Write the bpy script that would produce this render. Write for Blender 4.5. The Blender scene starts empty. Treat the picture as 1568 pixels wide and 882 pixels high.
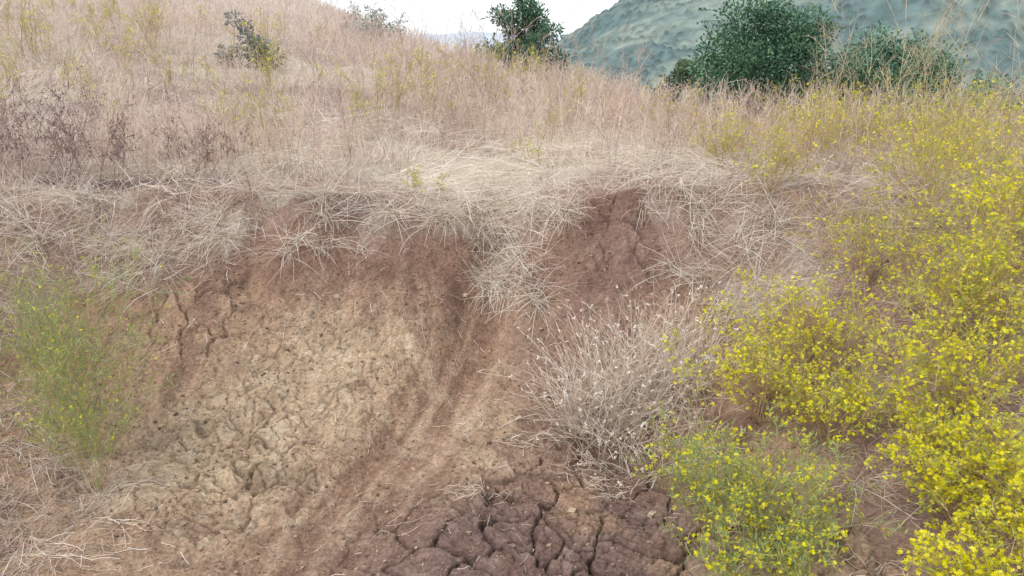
import bpy, math, numpy as np
from mathutils import Vector
rng=np.random.default_rng(7)
R=lambda a,b,n=None: rng.uniform(a,b,n)

# ---------------------------------------------------------------- utils
def lin(r,g,b,k=1.0):
    c=np.array([r,g,b])/255.0
    return np.where(c<=0.04045,c/12.92,((c+0.055)/1.055)**2.4)*k
def sstep(a,b,x):
    t=np.clip((x-a)/(b-a),0,1); return t*t*(3-2*t)
def hsh(ix,iy,s):
    n=(ix*374761393+iy*668265263+s*1442695041)&0xffffffff
    n=((n^(n>>13))*1274126177)&0xffffffff
    n=((n^(n>>15))*2246822519)&0xffffffff
    return ((n^(n>>16))&0xffff)/65535.0
def vn(x,y,s=0):
    x=np.asarray(x,float);y=np.asarray(y,float)
    ix=np.floor(x).astype(np.int64);iy=np.floor(y).astype(np.int64)
    fx=x-ix;fy=y-iy;fx=fx*fx*(3-2*fx);fy=fy*fy*(3-2*fy)
    a=hsh(ix,iy,s);b=hsh(ix+1,iy,s);c=hsh(ix,iy+1,s);d=hsh(ix+1,iy+1,s)
    return (a*(1-fx)+b*fx)*(1-fy)+(c*(1-fx)+d*fx)*fy
def fbm(x,y,s=0,o=4):
    r=0;a=0.5;t=0
    for i in range(o):
        r=r+a*vn(x*2**i+17.3*i,y*2**i+9.1*i,s+i);t+=a;a*=0.5
    return r/t
def worley(x,y,s=0):
    ix=np.floor(x).astype(np.int64);iy=np.floor(y).astype(np.int64)
    f1=np.full(x.shape,9.0);f2=np.full(x.shape,9.0);idv=np.zeros(x.shape)
    for dx in(-1,0,1):
        for dy in(-1,0,1):
            jx=ix+dx;jy=iy+dy
            px=jx+hsh(jx,jy,s);py=jy+hsh(jx,jy,s+5)
            d=np.hypot(px-x,py-y)
            c=d<f1
            f2=np.where(c,f1,np.minimum(f2,d));idv=np.where(c,hsh(jx,jy,s+9),idv);f1=np.where(c,d,f1)
    return f1,f2-f1,idv
def nrm(v): return v/np.maximum(np.linalg.norm(v,axis=-1,keepdims=True),1e-9)

# ---------------------------------------------------------------- terrain
def tpar(x,y):
    wob=(vn(x*1.7,y*0.3,3)-0.5)*0.45+(vn(x*4.5,y*0.8,4)-0.5)*0.14
    sy=np.maximum(0,(y-2.9+wob*0.6)/1.3)
    sl=np.maximum(0,(-1.55-x)/1.7)
    sr=np.maximum(0,(x-0.40-0.12*(y-2))/1.15)*sstep(-0.5,1.0,y)
    return sy,sl,sr
def Hb(x,y):
    x=np.asarray(x,float);y=np.asarray(y,float)
    sy,sl,sr=tpar(x,y)
    t=np.sqrt(sy**2+sl**2+sr**2)
    h=0.85*sstep(-1.5,4.0,y)*0.55+0.85*0.45*sstep(1.5,4.0,y)
    h=h+0.10*sstep(0.5,2.0,x)*sstep(1.0,3.0,y)*(1-sstep(5,9,y))
    h=h-0.14*np.exp(-((x+0.15)/0.5)**2)*(1-sstep(5,9,y))+0.03*np.exp(-((x-0.68)/0.4)**2)*(1-sstep(4.6,5.6,y))
    tc=np.clip(t,0,1)
    base=h*tc**1.3
    base=base-0.08*np.exp(-((x+0.17-0.15*(y-3.55))/0.15)**2)*sstep(2.9,3.6,y)*(1-sstep(4.2,5.2,y))
    base=base-0.04*np.exp(-((x-0.22)/0.10)**2)*sstep(3.1,3.7,y)*(1-sstep(4.0,4.5,y))
    dy=np.maximum(0,y-4.2)
    ramp=sstep(4,12,y)
    lat=np.where(x<0,-x*0.135,-x*0.245)*ramp
    up=0.046*np.minimum(dy,60)
    und=(fbm(x*0.35,y*0.35,21,3)-0.5)*0.22*sstep(4.5,8,y)*(1-.6*sstep(1,3,x))+(fbm(x*1.3,y*1.3,22,3)-0.5)*0.14*sstep(4.2,5,y)
    z=base+up+lat+und
    yc=15+3.0*np.maximum(0,-x-1.5)
    e=np.maximum(0,y-yc); z=z-np.where(e<12,0.018*e*e,0.018*144+0.43*(e-12))
    e=np.maximum(0,x-9.5); z=z-np.where(e<10,0.02*e*e,2+0.4*(e-10))
    e=np.maximum(0,-x-60); z=z-0.3*e
    e=np.maximum(0,-y-4); z=z-0.1*e
    return np.maximum(z,-38+0.02*z)
def bare(x,y):
    sy,sl,sr=tpar(x,y)
    t=np.sqrt(sy**2+sl**2+sr**2)
    xs=[-9,-3.0,-2.3,-1.7,-1.3,-0.9,-0.2,0.0,0.13,0.30,0.45,0.72,0.88,1.1,9]
    ts=[.5,.5,.56,.72,.78,.86,.92,.80,.78,.92,1.10,1.10,.78,.64,.64]
    th=np.interp(x,xs,ts)+(fbm(x*2.4,y*2.4,31,4)-0.5)*0.55
    return 1-sstep(-0.05,0.05,t-th+(fbm(x*14,y*14,32,3)-.5)*.12)

def axis(segs):
    out=[]
    for a,b,n in segs: out.append(np.linspace(a,b,n,endpoint=False))
    return np.unique(np.concatenate(out+[np.array([segs[-1][1]])]))
gx=axis([(-3000,-200,14),(-200,-30,40),(-30,-6,90),(-6,-2.3,120),(-2.3,2.0,760),(2.0,6,100),(6,30,90),(30,200,40),(200,3000,14)])
gy=axis([(-300,-10,12),(-10,0.6,50),(0.6,1.7,80),(1.7,2.7,230),(2.7,4.7,370),(4.7,8,160),(8,20,160),(20,60,80),(60,250,40),(250,4000,16)])
X,Y=np.meshgrid(gx,gy)
x=X.ravel();y=Y.ravel()
z=Hb(x,y)
near=sstep(0.3,1.0,y)*(1-sstep(4.6,5.2,y))*(1-sstep(2.3,3.2,np.abs(x)))
B=bare(x,y)*sstep(-8,-3,-np.abs(x))
n1=fbm(x*2.2,y*2.2,41,4)-0.5
n2=fbm(x*9,y*9,51,4)-0.5
n3=fbm(x*38,y*38,61,3)-0.5
sy,sl,sr=tpar(x,y);T=np.sqrt(sy**2+sl**2+sr**2)
tx=np.interp(y,[0,2.0,2.6,3.2,3.55,3.9,4.4],[-0.95,-0.62,-0.50,-0.29,-0.19,-0.13,-0.05])
tw=np.interp(y,[0,2.0,2.6,3.2,3.6,4.2],[0.46,0.32,0.25,0.17,0.12,0.10])
track=np.exp(-(np.abs((x-tx)/tw))**3)*(1-sstep(4,4.4,y))
berm=np.exp(-((np.abs(x-tx)-tw*1.15)/0.05)**2)*(1-sstep(3.9,4.2,y))
rough=B*(1-0.85*track)
z=z+near*(n1*0.08*(1-.5*track)+ (n2*0.07+n3*0.022)*(0.2+0.8*rough))
z=z+near*(-0.04*track+0.012*berm*B)
stk=(fbm((x-tx)*22,y*2.2,23,3)-0.5)*track
z=z+near*stk*0.022
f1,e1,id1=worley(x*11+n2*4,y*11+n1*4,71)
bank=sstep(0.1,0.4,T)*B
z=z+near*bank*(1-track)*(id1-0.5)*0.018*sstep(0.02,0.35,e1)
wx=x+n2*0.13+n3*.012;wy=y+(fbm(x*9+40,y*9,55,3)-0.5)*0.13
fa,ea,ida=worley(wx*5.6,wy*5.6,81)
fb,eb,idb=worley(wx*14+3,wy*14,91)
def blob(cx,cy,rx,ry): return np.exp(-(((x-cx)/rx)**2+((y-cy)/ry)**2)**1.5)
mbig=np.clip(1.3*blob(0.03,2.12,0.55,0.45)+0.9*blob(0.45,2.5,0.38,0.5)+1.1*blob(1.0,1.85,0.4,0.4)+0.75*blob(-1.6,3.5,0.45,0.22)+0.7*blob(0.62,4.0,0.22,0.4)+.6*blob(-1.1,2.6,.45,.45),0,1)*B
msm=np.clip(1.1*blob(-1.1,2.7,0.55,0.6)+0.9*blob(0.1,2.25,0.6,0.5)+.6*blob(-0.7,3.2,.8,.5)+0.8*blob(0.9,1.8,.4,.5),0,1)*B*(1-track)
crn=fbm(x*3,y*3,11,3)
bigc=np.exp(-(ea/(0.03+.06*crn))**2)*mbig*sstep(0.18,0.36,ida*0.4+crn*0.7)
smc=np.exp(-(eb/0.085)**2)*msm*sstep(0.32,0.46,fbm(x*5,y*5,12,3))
z=z-near*(bigc*0.036+smc*0.013)
z=z+near*mbig*(ida-0.5)*0.010*sstep(0.0,0.1,ea)
K=0.82
pale=lin(214,188,156);mid=lin(177,145,120);dark=lin(142,116,107);red=lin(150,118,101);litter=lin(206,192,174)
def mix(a,b,m): return a*(1-m[:,None])+b*m[:,None]
c=np.tile(mid,(len(x),1))
pm=np.clip(1.35*blob(-1.0,2.75,0.68,0.66)+0.9*blob(-0.5,3.0,0.6,0.45)+0.7*blob(1.0,1.85,0.5,0.5),0,1)
pm=np.clip(pm*(0.55+1.8*(fbm(x*3.1,y*3.1,13,5)-0.35)),0,1)*(1-0.6*track)
c=mix(c,red,sstep(0.45,0.75,T+n2*0.6)*.95)
c=mix(c,pale,pm)
c=mix(c,lin(168,135,112),np.clip(track*0.75,0,1))
c=mix(c,lin(206,178,150),np.clip(stk*4,0,.55))
c=mix(c,lin(134,102,86),np.clip(-stk*3.5,0,.5))
dm=np.clip(1.1*blob(0.0,2.05,0.58,0.42)+0.6*blob(0.4,2.5,.45,.5)+0.5*blob(0.62,3.9,0.3,0.5)+.5*blob(.25,3.3,.3,.5),0,1)*sstep(0.3,0.6,fbm(x*4,y*4,15,4)+0.12)
c=mix(c,dark,np.clip(dm,0,1))
c=mix(c,lin(226,206,178),0.5*sstep(0.52,0.72,fbm(x*16,y*16,16,3))*B*np.clip(pm+.2,0,1))
c=mix(c,lin(120,93,81),0.55*sstep(0.5,0.68,fbm(x*7,y*7,19,5))*B*(1-.8*pm)*(1-.6*track))
c=c*(0.80+0.40*fbm(x*24,y*24,17,3))[:,None]
c=c*(1-0.52*np.clip(bigc+smc*0.85,0,1))[:,None]  # crack lines darkened: darker crack soil plus shade painted into the colour
gc=mix(np.tile(litter,(len(x),1)),lin(178,158,146),sstep(0.42,0.65,fbm(x*1.2,y*1.2,18,4)))
gc=mix(gc,lin(158,130,114),(1-sstep(4.3,5.0,y))*sstep(.3,.6,fbm(x*6,y*6,29,4)+.15)*.9)
gc=gc*(0.75+0.5*fbm(x*20,y*20,28,3))[:,None]
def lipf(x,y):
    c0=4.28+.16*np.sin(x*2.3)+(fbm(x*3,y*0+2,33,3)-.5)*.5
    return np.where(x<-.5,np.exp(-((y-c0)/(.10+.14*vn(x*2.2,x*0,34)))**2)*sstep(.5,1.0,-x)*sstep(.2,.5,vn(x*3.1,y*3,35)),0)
gc=mix(gc,lin(116,94,88),np.clip(lipf(x,y),0,1))  # dark strip on left lip: bare soil with the lip shadow painted in
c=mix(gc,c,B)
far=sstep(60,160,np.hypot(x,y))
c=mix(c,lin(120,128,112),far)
c=np.clip(c*K,0,1)

def finish_mesh(me,verts,quads,cols,smooth=False):
    nv=len(verts);nf=len(quads)
    me.vertices.add(nv);me.vertices.foreach_set('co',np.ascontiguousarray(verts,dtype=np.float32).ravel())
    me.loops.add(nf*4);me.polygons.add(nf)
    me.loops.foreach_set('vertex_index',np.ascontiguousarray(quads,dtype=np.int32).ravel())
    me.polygons.foreach_set('loop_start',np.arange(0,nf*4,4,dtype=np.int32))
    me.polygons.foreach_set('use_smooth',np.full(nf,smooth,dtype=bool))
    me.update(calc_edges=True)
    a=me.color_attributes.new('Col','FLOAT_COLOR','POINT')
    rgba=np.ones((nv,4),np.float32);rgba[:,:3]=cols
    a.data.foreach_set('color',rgba.ravel())

def newmat(name): 
    m=bpy.data.materials.new(name);m.use_nodes=True;m.node_tree.nodes.clear();return m,m.node_tree.nodes,m.node_tree.links
def soil_mat():
    m,N,L=newmat('soil')
    o=N.new('ShaderNodeOutputMaterial');b=N.new('ShaderNodeBsdfPrincipled');L.new(b.outputs[0],o.inputs[0])
    b.inputs['Roughness'].default_value=0.95;b.inputs['Specular IOR Level'].default_value=0.15
    at=N.new('ShaderNodeAttribute');at.attribute_name='Col'
    tc=N.new('ShaderNodeTexCoord')
    n=N.new('ShaderNodeTexNoise');n.inputs['Scale'].default_value=60;n.inputs['Detail'].default_value=6;n.inputs['Roughness'].default_value=0.7
    L.new(tc.outputs['Object'],n.inputs['Vector'])
    mr=N.new('ShaderNodeMapRange');mr.inputs[1].default_value=0.3;mr.inputs[2].default_value=0.7;mr.inputs[3].default_value=0.58;mr.inputs[4].default_value=1.34
    L.new(n.outputs[0],mr.inputs[0])
    mx=N.new('ShaderNodeMix');mx.data_type='RGBA';mx.blend_type='MULTIPLY';mx.inputs[0].default_value=1
    L.new(at.outputs['Color'],mx.inputs[6]);L.new(mr.outputs[0],mx.inputs[7]);L.new(mx.outputs[2],b.inputs['Base Color'])
    v=N.new('ShaderNodeTexVoronoi');v.inputs['Scale'].default_value=75
    L.new(tc.outputs['Object'],v.inputs['Vector'])
    b1=N.new('ShaderNodeBump');b1.inputs['Strength'].default_value=1.0;b1.inputs['Distance'].default_value=0.018
    L.new(n.outputs[0],b1.inputs['Height'])
    b2=N.new('ShaderNodeBump');b2.inputs['Strength'].default_value=0.6;b2.inputs['Distance'].default_value=0.006;b2.invert=True
    L.new(v.outputs[0],b2.inputs['Height']);L.new(b1.outputs[0],b2.inputs['Normal']);L.new(b2.outputs[0],b.inputs['Normal'])
    return m
def leafmat(name,trans=0.3,rough=0.8):
    m,N,L=newmat(name)
    o=N.new('ShaderNodeOutputMaterial');at=N.new('ShaderNodeAttribute');at.attribute_name='Col'
    d=N.new('ShaderNodeBsdfDiffuse');t=N.new('ShaderNodeBsdfTranslucent');mx=N.new('ShaderNodeMixShader');mx.inputs[0].default_value=trans
    L.new(at.outputs['Color'],d.inputs[0]);L.new(at.outputs['Color'],t.inputs[0])
    L.new(d.outputs[0],mx.inputs[1]);L.new(t.outputs[0],mx.inputs[2]);L.new(mx.outputs[0],o.inputs[0])
    return m
M_soil=soil_mat();M_straw=leafmat('dry_straw',0.35);M_leaf=leafmat('leaf',0.3);M_shrub=leafmat('shrub_leaf',0.2)

def link(name,me,mat):
    ob=bpy.data.objects.new(name,me);bpy.context.scene.collection.objects.link(ob);me.materials.append(mat);return ob
nx=len(gx);ny=len(gy)
i=np.arange(ny-1)[:,None]*nx+np.arange(nx-1)[None,:]
q=np.stack([i,i+1,i+nx+1,i+nx],-1).reshape(-1,4)
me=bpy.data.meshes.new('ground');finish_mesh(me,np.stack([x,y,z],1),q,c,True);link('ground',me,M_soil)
Z2=z.reshape(ny,nx)
def Hf(px,py):
    px=np.asarray(px,float);py=np.asarray(py,float)
    ix=np.clip(np.searchsorted(gx,px)-1,0,nx-2);iy=np.clip(np.searchsorted(gy,py)-1,0,ny-2)
    fx=(px-gx[ix])/(gx[ix+1]-gx[ix]);fy=(py-gy[iy])/(gy[iy+1]-gy[iy])
    return (Z2[iy,ix]*(1-fx)+Z2[iy,ix+1]*fx)*(1-fy)+(Z2[iy+1,ix]*(1-fx)+Z2[iy+1,ix+1]*fx)*fy

# ---------------------------------------------------------------- vegetation builders
class MB:
    def __init__(s): s.v=[];s.q=[];s.c=[];s.n=0
    def add(s,v,q,c):
        s.v.append(v);s.q.append(q+s.n);s.c.append(c);s.n+=len(v)
    def build(s,name,mat):
        me=bpy.data.meshes.new(name);finish_mesh(me,np.concatenate(s.v),np.concatenate(s.q),np.clip(np.concatenate(s.c),0,.92))
        return link(name,me,mat)
def rv(n): return nrm(rng.normal(size=(n,3)))
def path(P,D,L,K,droop=0.4,curl=0.2):
    n=len(P);pts=np.zeros((n,K+1,3));pts[:,0]=P;d=nrm(D);L=np.broadcast_to(L,(n,))
    droop=np.broadcast_to(droop,(n,))
    cu=rv(n)*curl
    for k in range(K):
        d=nrm(d+cu/K*1.5+rv(n)*curl/K+np.array([0,0,-1.0])*(droop/K)[:,None])
        pts[:,k+1]=pts[:,k]+d*(L/K)[:,None]
    return pts
def ribbon(mb,pts,W,C,tip=0.25,Ctip=None):
    n,K1,_=pts.shape;W=np.broadcast_to(W,(n,))
    d=pts[:,-1]-pts[:,0];side=nrm(np.cross(d,rv(n)))
    w=np.linspace(1,tip,K1)[None,:]*W[:,None]*0.5
    a=pts+side[:,None]*w[...,None];b=pts-side[:,None]*w[...,None]
    v=np.stack([a,b],2).reshape(-1,3)
    base=(np.arange(n)*K1*2)[:,None]+np.arange(K1-1)[None,:]*2
    q=np.stack([base,base+1,base+3,base+2],-1).reshape(-1,4)
    if Ctip is None: Ctip=C
    f=np.linspace(0,1,K1)[None,:,None]
    C=np.broadcast_to(C,(n,3));Ctip=np.broadcast_to(Ctip,(n,3))
    col=C[:,None]*(1-f)+Ctip[:,None]*f
    mb.add(v,q,np.repeat(col.reshape(-1,3),2,0))
def sample(pts,idx,t):
    K=pts.shape[1]-1;s=np.clip(t*K,0,K-1e-4);k=s.astype(int);f=(s-k)[:,None]
    a=pts[idx,k];b=pts[idx,k+1];return a*(1-f)+b*f,nrm(b-a)
def leaves(mb,P,D,l,w,C):
    n=len(P);D=nrm(D);S=nrm(np.cross(D,rv(n)));l=np.broadcast_to(l,(n,))[:,None];w=np.broadcast_to(w,(n,))[:,None]
    v=np.stack([P,P+D*l*.5+S*w*.5,P+D*l,P+D*l*.5-S*w*.5],1).reshape(-1,3)
    q=np.arange(n*4).reshape(n,4);mb.add(v,q,np.repeat(np.broadcast_to(C,(n,3)),4,0))
def flowers(mb,P,r,C,petals=5):
    n=len(P);N=nrm(rv(n)*0.7+np.array([0,-0.15,0.8]));A=nrm(np.cross(N,rv(n)));Bv=np.cross(N,A);r=np.broadcast_to(r,(n,))[:,None]
    for p in range(petals):
        t=2*math.pi*p/petals;h=.75*math.pi/petals
        d=lambda a:A*math.cos(a)+Bv*math.sin(a)
        v=np.stack([P,P+d(t-h)*r*.7+N*r*.15,P+d(t)*r+N*r*.1,P+d(t+h)*r*.7+N*r*.15],1).reshape(-1,3)
        mb.add(v,np.arange(n*4).reshape(n,4),np.repeat(np.broadcast_to(C,(n,3))*R(.85,1.1),4,0))
def pick(cols,n,p=None,jit=0.12):
    cols=np.array(cols);i=rng.choice(len(cols),n,p=p);return cols[i]*R(1-jit,1+jit,(n,1))
KS=1.0
STRAW=[lin(238,227,212,KS),lin(231,216,198,KS),lin(216,199,180,KS),lin(202,182,164,KS),lin(240,233,222,KS)]
PINK=[lin(220,200,188,KS),lin(208,186,175,KS),lin(190,168,157,KS),lin(230,212,197,KS),lin(214,193,170,KS)]
BROWN=[lin(134,112,110,KS),lin(118,98,100,KS),lin(158,134,124,KS)]
YEL=[lin(212,204,26,KS),lin(226,216,44,KS),lin(196,190,34,KS),lin(232,222,76,KS)]
YELF=[lin(214,204,76,KS),lin(226,214,96,KS),lin(200,186,70,KS)]
YG=[lin(176,180,92,KS),lin(158,170,88,KS),lin(192,190,100,KS)]
GRN=[lin(144,160,112,KS),lin(162,174,120,KS),lin(124,142,104,KS)]

def forb(mb,base,n,h,spread,nb,nt,stem,leafc=None,flc=None,fl=0.0,fr=0.007,nl=0,sw=0.004,bl=0.34,lean=(0,0),cluster=3,droop=0.15,rad=0.03,lw=.004,petals=5,ll=.02):
    base=np.array(base,float);P=np.zeros((n,3));a=R(0,6.283,n);r=rad*np.sqrt(R(0,1,n))
    P[:,0]=base[0]+r*np.cos(a);P[:,1]=base[1]+r*np.sin(a);P[:,2]=Hf(P[:,0],P[:,1])-0.01
    s=spread*np.sqrt(R(0,1,n));b=R(0,6.283,n)
    D=np.stack([s*np.cos(b)+lean[0],s*np.sin(b)+lean[1],np.ones(n)],1)
    L=h*R(.55,1.08,n)
    m=path(P,D,L,5,droop,0.3);ribbon(mb,m,sw,pick(stem,n),0.4)
    ids=np.repeat(np.arange(n),nb);t=R(.25,.97,len(ids));p,d=sample(m,ids,t)
    br=path(p,d*.8+rv(len(p))*.65+[0,0,.25],bl*h*R(.4,1,len(p))*(1.15-.6*t),3,droop,0.3);ribbon(mb,br,sw*.6,pick(stem,len(p)),0.5)
    ids2=np.repeat(np.arange(len(p)),nt);t2=R(.3,1,len(ids2));p2,d2=sample(br,ids2,t2)
    tw=path(p2,d2*.7+rv(len(p2))*.6+[0,0,.3],bl*.42*h*R(.4,1,len(p2)),2,droop,0.2);ribbon(mb,tw,sw*.42,pick(stem if leafc is None else list(stem)+list(leafc),len(p2)),0.6)
    if leafc is not None and nl:
        k=int(len(p2)*nl);i=rng.integers(0,len(p2),k);q_,dd=sample(tw,i,R(0,1,k))
        leaves(mb,q_,dd*.6+rv(k)*.8+[0,0,.3],ll*R(.6,1.3,k),lw,pick(leafc,k))
    if flc is not None and fl>0:
        bw=R(0,1,len(p))**1.7*2.7
        sel=np.where(R(0,1,len(p2))<fl*bw[ids2])[0];tip=tw[sel,-1]
        tip=np.repeat(tip,cluster,0)+rv(len(sel)*cluster)*fr*R(.3,1.9,(len(sel)*cluster,1))
        flowers(mb,tip,fr*R(.6,1.2,len(tip)),pick(flc,len(tip)),petals)
    return tw

# ---------------------------------------------------------------- dry grass
g=MB()
def scat(n,y0,y1,pw=1.0,mg=1.2):
    u=R(0,1,n);yy=(y0**(1-pw)+(u)*(y1**(1-pw)-y0**(1-pw)))**(1/(1-pw)) if pw!=1 else y0*(y1/y0)**u
    xx=R(-1,1,n)*(0.78*yy+mg);return xx,yy
def lipgap(xx,yy): return R(0,1,len(xx))<lipf(xx,yy)*.85
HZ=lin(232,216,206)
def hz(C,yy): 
    h=(.38*sstep(6,14,yy))[:,None];return C*(1-h)+HZ*h  # distance haze painted into the grass colour, paler further away
xx,yy=scat(130000,3.2,19,1.35)
keep=(bare(xx,yy)<0.4)&~lipgap(xx,yy);xx=xx[keep];yy=yy[keep]
n=len(xx);dn=fbm(xx*1.5,yy*1.5,101,4);keep=R(0,1,n)<(sstep(.38,.58,dn)*.85+.15)*np.where(yy<4.6,.5,1);xx=xx[keep];yy=yy[keep];n=len(xx)
lay=np.clip(np.exp(-(((xx+0.3+.5*(fbm(yy*1.1,xx*1.1,61,2)-.5))/1.9)**2+((yy-5.6)/1.9)**2))*1.1+.8*np.exp(-(((xx+3.2)/1.4)**2+((yy-8.5)/1.8)**2))+.5*np.exp(-(((xx+2.5)/1.2)**2+((yy-5.6)/.5)**2)),0,1)
lay=np.clip(np.maximum(lay,sstep(.48,.58,fbm(xx*.55,yy*.55,111,3)))*sstep(.30,.5,fbm(xx*1.6,yy*1.6,112,3)),0,1)
ang=fbm(xx*0.6,yy*0.6,120,3)*9+fbm(xx*3,yy*3,121,2)*5+R(-.8,.8,n)
tilt=np.where(R(0,1,n)<.25+.7*lay,R(1.0,3.5,n),R(.1,.9,n))
D=np.stack([np.cos(ang)*tilt,np.sin(ang)*tilt-.3*(lay>.3),np.ones(n)],1)+rv(n)*.5
L=R(.07,.24,n)*(1+.5*sstep(5,9,yy)*(xx<2))
W=0.0018+0.0006*yy*R(.6,1.2,n)
cs=pick(STRAW,n,jit=.2);cp=pick(PINK,n,jit=.2);cb=pick(BROWN,n)
mp=np.clip(sstep(.42,.6,fbm(xx*.7,yy*.7,130,4))-.5*lay+.1*sstep(5,9,yy),0,1)[:,None]
sel=R(0,1,(n,1))<mp*.8;C=np.where(sel,cp,cs)
sel=R(0,1,(n,1))<.2*sstep(.45,.65,fbm(xx*1.1,yy*1.1,140,3))[:,None]+.03;C=np.where(sel,cb,C)
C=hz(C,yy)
P=np.stack([xx,yy,Hf(xx,yy)-.01],1)
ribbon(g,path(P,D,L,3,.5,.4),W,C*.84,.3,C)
n=16000;yy=R(15,48,n);xx=-1.5-R(0,1,n)*(yy*.75);k=R(0,1,n)<.8;xx=xx[k];yy=yy[k];n=len(xx)
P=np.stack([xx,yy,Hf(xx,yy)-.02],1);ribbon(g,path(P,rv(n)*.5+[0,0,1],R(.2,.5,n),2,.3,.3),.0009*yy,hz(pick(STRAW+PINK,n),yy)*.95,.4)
xx,yy=scat(26000,4.5,17,1.2)
keep=(bare(xx,yy)<.3)&(R(0,1,len(xx))<sstep(.36,.56,fbm(xx*.6,yy*.6,150,4)))&(R(0,1,len(xx))>.85*np.exp(-(((xx+.3)/1.3)**2+((yy-5.2)/1.2)**2)))&~((xx>1.6)&(yy>6.8)&(R(0,1,len(xx))<.6));xx=xx[keep];yy=yy[keep];n=len(xx)
P=np.stack([xx,yy,Hf(xx,yy)],1);D=rv(n)*.3+[0,0,1]
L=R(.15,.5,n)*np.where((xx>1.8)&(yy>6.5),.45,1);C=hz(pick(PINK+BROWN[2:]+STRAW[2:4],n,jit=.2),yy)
m=path(P,D,L,3,.15,.2);ribbon(g,m,.0015+.0004*yy,C,.5)
k=n*4;i=rng.integers(0,n,k);p,d=sample(m,i,R(.4,1,k))
ribbon(g,path(p,d*.5+rv(k)*.7+[0,0,.3],R(.04,.14,k)*np.where(P[i,0]>1.8,.6,1),2,.1,.3),.001+.0003*yy[i],C[i],.8)
def tuft(mb,cx,cy,nbl,L0,cols,up=0.9,rad=.05,droop=1.1,sl=(0,-.6),w=.003,curl=.35,K_=4):
    a=R(0,6.283,nbl);r=rad*np.sqrt(R(0,1,nbl));px=cx+r*np.cos(a);py=cy+r*np.sin(a)
    P=np.stack([px,py,Hf(px,py)-.01],1);b=R(0,6.283,nbl);s=R(.3,1.5,nbl)
    D=np.stack([np.cos(b)*s+sl[0],np.sin(b)*s+sl[1],up*R(.3,1.4,nbl)],1)
    C=pick(cols,nbl,jit=.2);m=path(P,D,L0*R(.4,1.2,nbl),K_,droop*R(.3,1.2,nbl),curl)
    m[:,:,2]=np.maximum(m[:,:,2],Hf(m[:,:,0],m[:,:,1])+.003)
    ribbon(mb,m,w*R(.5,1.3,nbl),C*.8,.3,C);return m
cnt=0
while cnt<260:
    cx=R(-4.2,3.6);cy=R(3.3,4.9)
    bb=bare(np.array([cx]),np.array([cy]))[0]
    if bb>.5 or lipgap(np.array([cx]),np.array([cy]))[0]: continue
    tt=tpar(np.array([cx]),np.array([cy]));t_=math.sqrt(sum(float(v[0])**2 for v in tt))
    if t_>1.35 and R(0,1)>.35: continue
    tuft(g,cx,cy,int(R(10,75)),R(.09,.30),STRAW if R(0,1)<.75 else PINK,up=R(.3,1.1),sl=(R(-.5,.5),-.6),rad=R(.03,.12),w=.0032);cnt+=1
for cx,cy in [(-1.72,4.0),(-1.5,3.85),(-1.2,3.85),(-2.1,3.85),(-.95,3.95),(-.7,4.0),(0.02,3.9),(.08,3.72),(-.12,3.98),(.15,3.9),(.98,3.8),(1.08,3.6),(1.0,4.0),(1.25,3.7),(-2.5,3.75),(.3,4.2),(-.4,4.1),(1.05,3.35),(-2.8,3.6),(-2.3,3.95),(-1.9,3.7)]:
    for _ in range(2):
        tuft(g,cx+R(-.14,.14),cy+R(-.1,.1),60,.27,[STRAW[0],STRAW[4],STRAW[1]],up=.8,sl=(R(-.3,.3),-.7),rad=.05,w=.0034)
n=11000;xx=rng.normal(-.25,1.1,n);yy=rng.normal(5.1,.85,n);k=(bare(xx,yy)<.3)&(yy>4.0)&~lipgap(xx,yy)&(fbm(xx*2,yy*2,162,3)>.43);xx=xx[k];yy=yy[k];n=len(xx)
P=np.stack([xx,yy,Hf(xx,yy)+R(.0,.08,n)],1);a=-1.2+1.6*(fbm(xx*.8,yy*.8,160,2)-.5)*2+np.where(xx<-.3,.9,-.6)+R(-.8,.8,n)
D=np.stack([np.cos(a),np.sin(a),R(-.1,.4,n)],1);C=pick([STRAW[0],STRAW[4],STRAW[1]],n,jit=.18)
ribbon(g,path(P,D,R(.12,.38,n),3,.25,.4),R(.002,.0055,n),C*.95,.3,C)
def flank(nt,x0,x1,y0,y1,L0=.17,cols=STRAW+PINK,ex=0.5,nb=(14,50)):
    for _ in range(nt):
        cx=R(x0,x1);cy=R(y0,y1)
        if bare(np.array([cx]),np.array([cy]))[0]>ex: continue
        tuft(g,cx,cy,int(R(*nb)),L0*R(.6,1.3),cols,up=R(.4,1.1),sl=(R(-.3,.3),-.2),rad=R(.03,.10),w=.0026)
flank(160,-3.4,-1.9,1.0,3.7,.15)
flank(80,-2.6,-1.75,2.2,3.4,.11,ex=2,nb=(8,30))
flank(110,-2.0,-1.5,1.6,2.6,.13,ex=2,nb=(10,45))
flank(300,1.15,3.4,2.0,4.4,.17,PINK+STRAW[:3]+BROWN[2:],ex=2)
g.build('dry_grass',M_straw)

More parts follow.
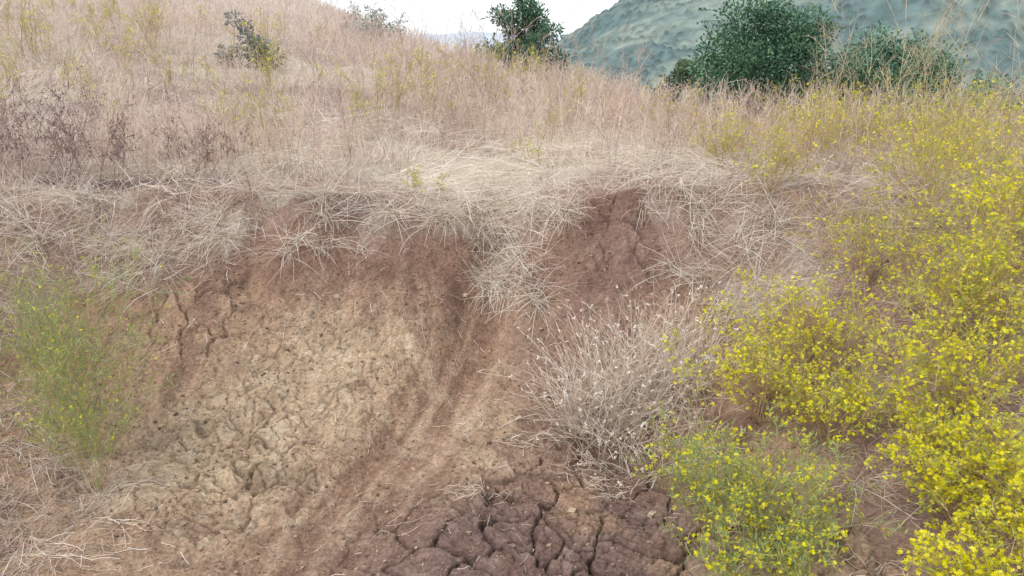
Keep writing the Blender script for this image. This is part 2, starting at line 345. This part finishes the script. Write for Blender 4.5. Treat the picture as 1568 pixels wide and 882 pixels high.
def tussock(cx,cy,nb,L0,name,sp=1.3,rr=.15):
    mb=MB();a=R(0,6.283,nb);r=rr*np.sqrt(R(0,1,nb));px=cx+r*np.cos(a)*1.2;py=cy+r*np.sin(a)
    P=np.stack([px,py,Hf(px,py)-.01],1)
    s=R(.05,sp,nb);b=R(0,6.283,nb);D=np.stack([np.cos(b)*s,np.sin(b)*s-.1,np.ones(nb)],1)
    C=pick([STRAW[0],STRAW[1],STRAW[4],STRAW[2],PINK[3],PINK[4]],nb,jit=.25)
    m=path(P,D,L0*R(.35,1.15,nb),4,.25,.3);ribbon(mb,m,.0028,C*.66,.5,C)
    k=nb*2;i=rng.integers(0,nb,k);p,d=sample(m,i,R(.55,1,k));ribbon(mb,path(p,d+rv(k)*.5,R(.02,.06,k),2,.2,.2),.0022,C[i],.7)
    sel=rng.choice(nb,nb//4,replace=False)
    for j in range(5):
        leaves(mb,m[sel,-1]+rv(len(sel))*.004,rv(len(sel))+[0,0,.3],.013,.007,pick([STRAW[4],STRAW[0]],len(sel)))
    mb.build(name,M_straw)
tussock(.42,2.97,760,.45,'dry_grass_clump',1.4,.17)
tussock(.70,3.10,600,.45,'dry_grass_clump',1.4,.17)
tussock(.58,2.7,260,.24,'dry_grass_clump',1.8,.2)

lt=MB();n=2800;xx=R(-1.9,1.5,n);yy=R(1.6,4.0,n);k=R(0,1,n)<.25+.75*sstep(.5,.75,fbm(xx*1.8,yy*1.8,170,3));xx=xx[k];yy=yy[k];n=len(xx)
P=np.stack([xx,yy,Hf(xx,yy)+.004],1);a=R(0,6.283,n);D=np.stack([np.cos(a),np.sin(a),np.zeros(n)],1)
m=path(P,D,R(.015,.09,n)*R(.5,1,n),3,0,.25);m[:,:,2]=Hf(m[:,:,0],m[:,:,1])+.004
ribbon(lt,m,R(.0012,.003,n),pick(STRAW,n),.6)
for cx,cy,nn,ll in [(-.38,2.3,10,.14),(-.12,2.45,24,.10),(.42,2.5,40,.13),(.3,2.65,40,.12),(-1.45,2.55,30,.12),(-1.5,2.1,60,.14),(-1.35,2.2,40,.12),(.1,2.85,30,.12),(.75,2.5,40,.12),(1.05,1.8,25,.1)]:
    a=R(0,6.283,nn);P=np.stack([cx+R(-.09,.09,nn),cy+R(-.06,.06,nn),np.zeros(nn)],1);m=path(P,np.stack([np.cos(a),np.sin(a)*.5,a*0],1),R(.4,1,nn)*ll,4,0,.3)
    m[:,:,2]=Hf(m[:,:,0],m[:,:,1])+R(.003,.02,(nn,1));ribbon(lt,m,.0022,pick(STRAW[:3],nn),.7)
lt.build('straw_litter',M_straw)

st=MB()
cube=np.array([[-1,-1,-1],[1,-1,-1],[1,1,-1],[-1,1,-1],[-1,-1,1],[1,-1,1],[1,1,1],[-1,1,1]],float)
cq=np.array([[0,3,2,1],[4,5,6,7],[0,1,5,4],[1,2,6,5],[2,3,7,6],[3,0,4,7]])
n=12000;xx=R(-1.9,1.3,n);yy=R(1.7,4.1,n);k=bare(xx,yy)>.5;xx=xx[k];yy=yy[k];n=len(xx)
s=0.0018*(R(.02,1,n)**-.42);s=np.minimum(s,.011)
ex=[(-.90,3.62,.014),(-.82,3.45,.014),(.03,3.02,.017),(.22,2.35,.016),(-1.3,2.9,.013),(.5,2.3,.014),(-.25,3.75,.013),(-.6,3.0,.011)]
xx=np.r_[xx,[e[0] for e in ex]];yy=np.r_[yy,[e[1] for e in ex]];s=np.r_[s,[e[2] for e in ex]];n=len(xx)
v=cube[None]*R(.45,1,(n,8,1))*s[:,None,None]*np.array([1.2,.9,.6]);a=R(0,6.283,n)[:,None]
vx=v[...,0]*np.cos(a)-v[...,1]*np.sin(a);vy=v[...,0]*np.sin(a)+v[...,1]*np.cos(a)
v=np.stack([vx+xx[:,None],vy+yy[:,None],v[...,2]+Hf(xx,yy)[:,None]+s[:,None]*.3],-1).reshape(-1,3)
qq=(cq[None]+(np.arange(n)*8)[:,None,None]).reshape(-1,4)
cc=pick([lin(178,148,124,K),lin(148,120,104,K),lin(202,176,148,K)],n,jit=.2);cc[-8:]=lin(222,200,170,K)
st.add(v,qq,np.repeat(cc,8,0));st.build('scattered_stones',M_soil)

# ---------------------------------------------------------------- yellow flowering bushes (right bank)
OST=[lin(202,172,128,KS),lin(184,154,120,KS),lin(178,164,110,KS),lin(214,190,150,KS),lin(156,128,108,KS)]
def ybush(bases,name='yellow_flower_bush',**kw):
    mb=MB()
    for b in bases:
        o=dict(n=30,h=.5,spread=.9,nb=8,nt=5,stem=OST,leafc=YG,flc=YEL,fl=.3,fr=.0056,nl=1.2,sw=.0028,cluster=4)
        o.update(kw);o.update(b[1]);forb(mb,(b[0][0],b[0][1],0),**o)
    mb.build(name,M_leaf)
ybush([((.98,2.65),dict(h=.50,fl=.5)),((1.22,2.8),dict(h=.54,lean=(-.2,-.2),fl=.4)),((1.15,2.4),dict(h=.42,fl=.36))])
ybush([((1.36,2.05),dict(h=.42,n=36,lean=(-.2,-.1),fl=.45)),((1.5,2.25),dict(h=.5,n=40,fl=.4))])
ybush([((1.24,1.5),dict(h=.34,n=36,fl=.65,fr=.0062)),((1.45,1.65),dict(h=.42,n=38,fl=.65,fr=.0062)),((1.34,1.85),dict(h=.34,n=26,fl=.5,lean=(-.3,0)))])
ybush([((1.8,2.55),dict(h=.64,n=46,fl=.42)),((2.05,2.95),dict(h=.64,n=42,fl=.36)),((1.6,2.6),dict(h=.45,n=28,fl=.28))])
ybush([((1.55,3.05),dict(h=.5,fl=.12,n=32)),((1.9,3.4),dict(h=.6,fl=.14,n=34)),((2.3,3.2),dict(h=.64,fl=.2,n=34))],nl=.8)
ybush([((1.35,3.9),dict(h=.42,fl=.12)),((1.75,4.4),dict(h=.5,fl=.18)),((2.4,4.2),dict(h=.55,fl=.12)),((2.9,3.9),dict(h=.56,fl=.14)),((2.1,3.8),dict(h=.5,fl=.12)),((1.3,4.6),dict(h=.4,fl=.2)),((2.0,5.0),dict(h=.48,fl=.2)),((2.7,4.8),dict(h=.48,fl=.12)),((3.3,4.6),dict(h=.5,fl=.14))],sw=.0034,fr=.0075,cluster=2,n=20,flc=YEL+YELF,nl=.8)
bb=[]
for _ in range(56):
    yb=R(5,7.6);bb.append(((R(.26,.78)*yb,yb),dict(h=R(.28,.48),n=12,fl=R(.04,.26))))
ybush(bb,sw=.0045,fr=.011,nb=7,nt=4,cluster=1,petals=3,nl=.4,lw=.005,flc=YELF+YEL[:1],stem=OST+PINK[2:3])
ybush([((.66,2.12),dict(h=.48,n=30,fl=.2,nl=2.4)),((.82,2.0),dict(h=.44,n=26,fl=.28,nl=2.4)),((.72,1.8),dict(h=.38,n=22,fl=.2,nl=2.4))],name='green_flowering_plant',stem=GRN+OST[:3],leafc=GRN+YG,fr=.005)
ybush([((-1.72,2.68),dict(h=.84,n=30,spread=.42)),((-1.9,2.8),dict(h=.78,n=20,spread=.5)),((-1.60,2.5),dict(h=.6,n=20,spread=.55))],name='green_wispy_plant',stem=GRN+OST[:3],leafc=GRN+YG[:2],fl=.10,nl=2.2,nb=9,nt=4,sw=.0028,cluster=2,fr=.005,ll=.024,lw=.0033)
mb=MB()
for cx,cy,h in [(-2.85,4.35,.5),(-2.55,4.4,.52),(-3.05,4.6,.58),(-2.3,4.5,.42),(-2.7,4.7,.6),(-3.2,4.3,.5),(-1.85,4.6,.36),(-3.4,5.0,.55),(-2.1,4.9,.4),(-3.5,4.5,.5),(-2.95,5.2,.5)]:
    forb(mb,(cx,cy,0),11,h,.6,6,4,BROWN+PINK[2:3],leafc=BROWN,nl=1.3,sw=.0036,ll=.018,lw=.0075,rad=.14)
mb.build('dead_brown_weeds',M_straw)
mb=MB()
L_=[(-1.06,6.7,.75),(-.75,6.9,.6),(-3.5,7.3,1.15),(-1.64,5.3,.55),(-1.95,5.5,.45),(.15,5.3,.3),(-.5,4.35,.22),(-4.2,6.2,.5),(-.2,8,.6),(.6,7.4,.5),(-2.6,8.2,.6),(1.2,5.6,.45),(-3.1,9.5,.7),(-5.6,9,.8),(.2,9.5,.6),(-4.6,10,.7),(2.0,8.5,.5),(-1.2,6.3,.5),(-2.3,5.9,.5)]
for cx,cy,h in L_: forb(mb,(cx,cy,0),int(R(6,11)),h,.35,6,3,[lin(160,150,100,KS),lin(176,152,112,KS)],leafc=YG,flc=YELF+YEL[:1],fl=.32,fr=.0018*cy,nl=1.0,sw=.0009*cy,cluster=1,petals=3,lw=.0009*cy,rad=.1)
for _ in range(90):
    cy=R(5.5,14);cx=R(-.75,.3)*cy
    forb(mb,(cx,cy,0),5,R(.3,.6),.35,5,3,[lin(176,164,122,KS),lin(190,162,134,KS)],leafc=YG,flc=YELF,fl=.2,fr=.0016*cy,nl=.7,sw=.0008*cy,cluster=1,petals=3,lw=.0008*cy,rad=.1)
mb.build('yellow_weeds',M_leaf)
mb=MB()
for _ in range(34):
    cy=R(5.5,8.2);cx=R(.38,.8)*cy
    forb(mb,(cx,cy,0),2,R(1.0,1.7),.4,9,4,[lin(210,194,164,KS),lin(190,172,144,KS)],sw=.0055,bl=.3,rad=.1,droop=.3)
for _ in range(110):
    cy=R(8,15);cx=R(-.5,.16)*cy
    forb(mb,(cx,cy,0),2,R(.6,1.35),.3,7,3,[lin(204,182,168,KS),lin(186,164,152,KS)],sw=.007,bl=.28,rad=.1,droop=.2)
mb.build('tall_dry_stalks',M_straw)

# ---------------------------------------------------------------- shrubs
def shrub(name,cx,cy,w,h,nl=14000,cols=None,nlobes=55,lf=.055,pointy=False,lr=(.08,.16)):
    mb=MB();cols=cols or [lin(90,128,100,K),lin(108,148,114,K),lin(74,108,90,K),lin(130,162,126,K)]
    z0=float(Hb(cx,cy))
    c=[]
    while len(c)<nlobes:
        p=R(-1,1,3);p[2]=R(0.02,1)
        prof=(1-p[2]**(1.3 if pointy else 2.6))**.5
        if math.hypot(p[0],p[1])<prof*R(.75,1.08): c.append([cx+p[0]*w/2*.86,cy+p[1]*w/2*.8,z0+p[2]*h*.93])
    c=np.array(c);rr=R(lr[0],lr[1],nlobes)*w
    for p in c[rng.choice(nlobes,min(nlobes,26),replace=False)]:
        s=np.array([cx+R(-.1,.1),cy+R(-.1,.1),z0-.05]);mid=(s+p)/2+np.array([R(-.1,.1),R(-.1,.1),-.05*h])
        m=np.stack([s,(s+mid)/2,mid,(mid+p)/2,p])[None]
        for _ in range(3): ribbon(mb,m,.05*w/2.5,lin(96,84,72,K)[None],.2)
    n=nl;i=rng.choice(nlobes,n,p=(rr**2)/np.sum(rr**2))
    d=rv(n);P=c[i]+d*rr[i][:,None]*(R(0,1,n)**.45)[:,None]*np.array([1,1,.85])
    P[:,2]=np.maximum(P[:,2],z0-.02)
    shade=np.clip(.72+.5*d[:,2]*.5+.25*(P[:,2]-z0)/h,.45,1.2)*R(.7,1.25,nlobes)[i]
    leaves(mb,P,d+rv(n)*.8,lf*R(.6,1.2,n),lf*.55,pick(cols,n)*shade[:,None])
    k=int(nlobes*2.2);i=rng.integers(0,nlobes,k);dd=nrm(rv(k)+[0,0,.7]);m=path(c[i]+dd*rr[i][:,None]*.8,dd,rr[i]*R(.3,1.0,k),3,0,.3)
    ribbon(mb,m,.008,lin(90,96,72,K)[None],.5)
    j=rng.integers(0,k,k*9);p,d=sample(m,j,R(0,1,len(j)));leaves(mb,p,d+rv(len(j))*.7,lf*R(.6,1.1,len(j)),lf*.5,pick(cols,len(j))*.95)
    mb.build(name,M_shrub)
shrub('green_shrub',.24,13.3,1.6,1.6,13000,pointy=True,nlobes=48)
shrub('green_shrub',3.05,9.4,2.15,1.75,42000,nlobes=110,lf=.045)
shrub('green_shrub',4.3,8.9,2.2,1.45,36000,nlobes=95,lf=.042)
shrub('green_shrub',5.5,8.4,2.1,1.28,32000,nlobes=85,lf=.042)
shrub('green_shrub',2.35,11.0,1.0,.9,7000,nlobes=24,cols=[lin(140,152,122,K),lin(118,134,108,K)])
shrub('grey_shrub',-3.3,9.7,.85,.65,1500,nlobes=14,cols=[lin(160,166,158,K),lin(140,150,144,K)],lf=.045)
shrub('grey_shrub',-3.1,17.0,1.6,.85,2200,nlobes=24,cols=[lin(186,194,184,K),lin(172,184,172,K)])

# ---------------------------------------------------------------- far hills
m,N,Lk=newmat('hill_scrub');o=N.new('ShaderNodeOutputMaterial');d=N.new('ShaderNodeBsdfDiffuse');at=N.new('ShaderNodeAttribute');at.attribute_name='Col'
tc=N.new('ShaderNodeTexCoord');nn=N.new('ShaderNodeTexNoise');nn.inputs['Scale'].default_value=.16;nn.inputs['Detail'].default_value=8;nn.inputs['Roughness'].default_value=.65
Lk.new(tc.outputs['Object'],nn.inputs['Vector']);mr=N.new('ShaderNodeMapRange');mr.inputs[1].default_value=.35;mr.inputs[2].default_value=.65;mr.inputs[3].default_value=.76;mr.inputs[4].default_value=1.18
Lk.new(nn.outputs[0],mr.inputs[0]);mx=N.new('ShaderNodeMix');mx.data_type='RGBA';mx.blend_type='MULTIPLY';mx.inputs[0].default_value=1
Lk.new(at.outputs['Color'],mx.inputs[6]);Lk.new(mr.outputs[0],mx.inputs[7]);Lk.new(mx.outputs[2],d.inputs[0]);Lk.new(d.outputs[0],o.inputs[0]);M_hill=m
def hill(name,x0,x1,y0,y1,fn,colA,colB,nx_=260,ny_=200,spots=False):
    hx=np.linspace(x0,x1,nx_);hy=np.linspace(y0,y1,ny_);XX,YY=np.meshgrid(hx,hy);a=XX.ravel();b=YY.ravel()
    zz=fn(a,b);i=np.arange(ny_-1)[:,None]*nx_+np.arange(nx_-1)[None,:];q=np.stack([i,i+1,i+nx_+1,i+nx_],-1).reshape(-1,4)
    u=a*.8+b*.6;v_=b*.8-a*.6+zz*.7
    f=sstep(.38,.62,fbm(u/31,v_/47,201,6)*.65+fbm(u/6,v_/9,205,4)*.35);cc=mix(np.tile(colA,(len(a),1)),colB,f)
    if spots:
        s1,_,si=worley(a/3.2,b/4.5,207);sp=(1-sstep(.2,.5,s1))*(si>.4)*sstep(.35,.6,fbm(u/18,v_/22,209,3)+.08)
        cc=cc*(1-.34*sp)[:,None];zz=zz+sp*1.2
    me=bpy.data.meshes.new(name);finish_mesh(me,np.stack([a,b,zz],1),q,cc,True);return link(name,me,M_hill)
def f1_(a,b):
    ridge=15+0.5*(a-34);ridge=np.where(a>380,15+.5*346+.12*(a-380),ridge);ridge=np.maximum(ridge,-45)
    r=(fbm((a+b*.4)/60,b/170,211,5)-.5)*30+(fbm((a-b*.2)/17,b/45,215,4)-.5)*6
    s=sstep(180,470,b);return -40+(ridge+40)*s+r*sstep(180,300,b)*np.clip((ridge+45)/60,0,1)-.25*np.maximum(0,b-470)
hill('far_hillside',-60,700,170,700,f1_,lin(158,172,162,.62),lin(120,141,140,.62),900,460,True)  # aerial haze put into the hill's grey-green colours
def f2_(a,b):
    rd=38+14*np.sin(a/260+.8)+(fbm(a/200,b/300,221,4)-.5)*50
    return -40+(rd+40)*sstep(1100,1500,b)-.2*np.maximum(0,b-1500)
hill('distant_hills',-1800,1800,1050,2000,f2_,lin(200,212,222,K),lin(192,205,216,K))  # pale blue is distance haze painted into the ridge colour

# ---------------------------------------------------------------- light, sky, camera
sc=bpy.context.scene
w=bpy.data.worlds.new('World');sc.world=w;w.use_nodes=True;N=w.node_tree.nodes;L=w.node_tree.links
bg=N['Background'];sk=N.new('ShaderNodeTexSky');sk.sky_type='NISHITA';sk.sun_disc=False
el,az=math.radians(55),math.radians(-120)
sk.sun_elevation=el;sk.sun_rotation=az;sk.air_density=1.0;sk.dust_density=1
hs=N.new('ShaderNodeMix');hs.data_type='RGBA';hs.inputs[0].default_value=.8
L.new(sk.outputs[0],hs.inputs[6]);hs.inputs[7].default_value=(8.7,9.05,9.6,1)
L.new(hs.outputs[2],bg.inputs[0]);bg.inputs[1].default_value=.15
sd=bpy.data.lights.new('sun','SUN');sd.energy=2.6;sd.angle=math.radians(16);sd.color=(1,.975,.94)
so=bpy.data.objects.new('sun',sd);sc.collection.objects.link(so)
dirv=Vector((math.sin(az)*math.cos(el),math.cos(az)*math.cos(el),math.sin(el)))
so.rotation_euler=dirv.to_track_quat('Z','Y').to_euler()
cd=bpy.data.cameras.new('camera');cd.lens=26.17;cd.sensor_width=36;cd.clip_end=10000;cd.clip_start=.05
co=bpy.data.objects.new('camera',cd);sc.collection.objects.link(co);co.location=(0,0,1.6);co.rotation_euler=(math.radians(72.5),0,0);sc.camera=co
sc.view_settings.view_transform='Standard';sc.view_settings.look='None';sc.view_settings.exposure=0
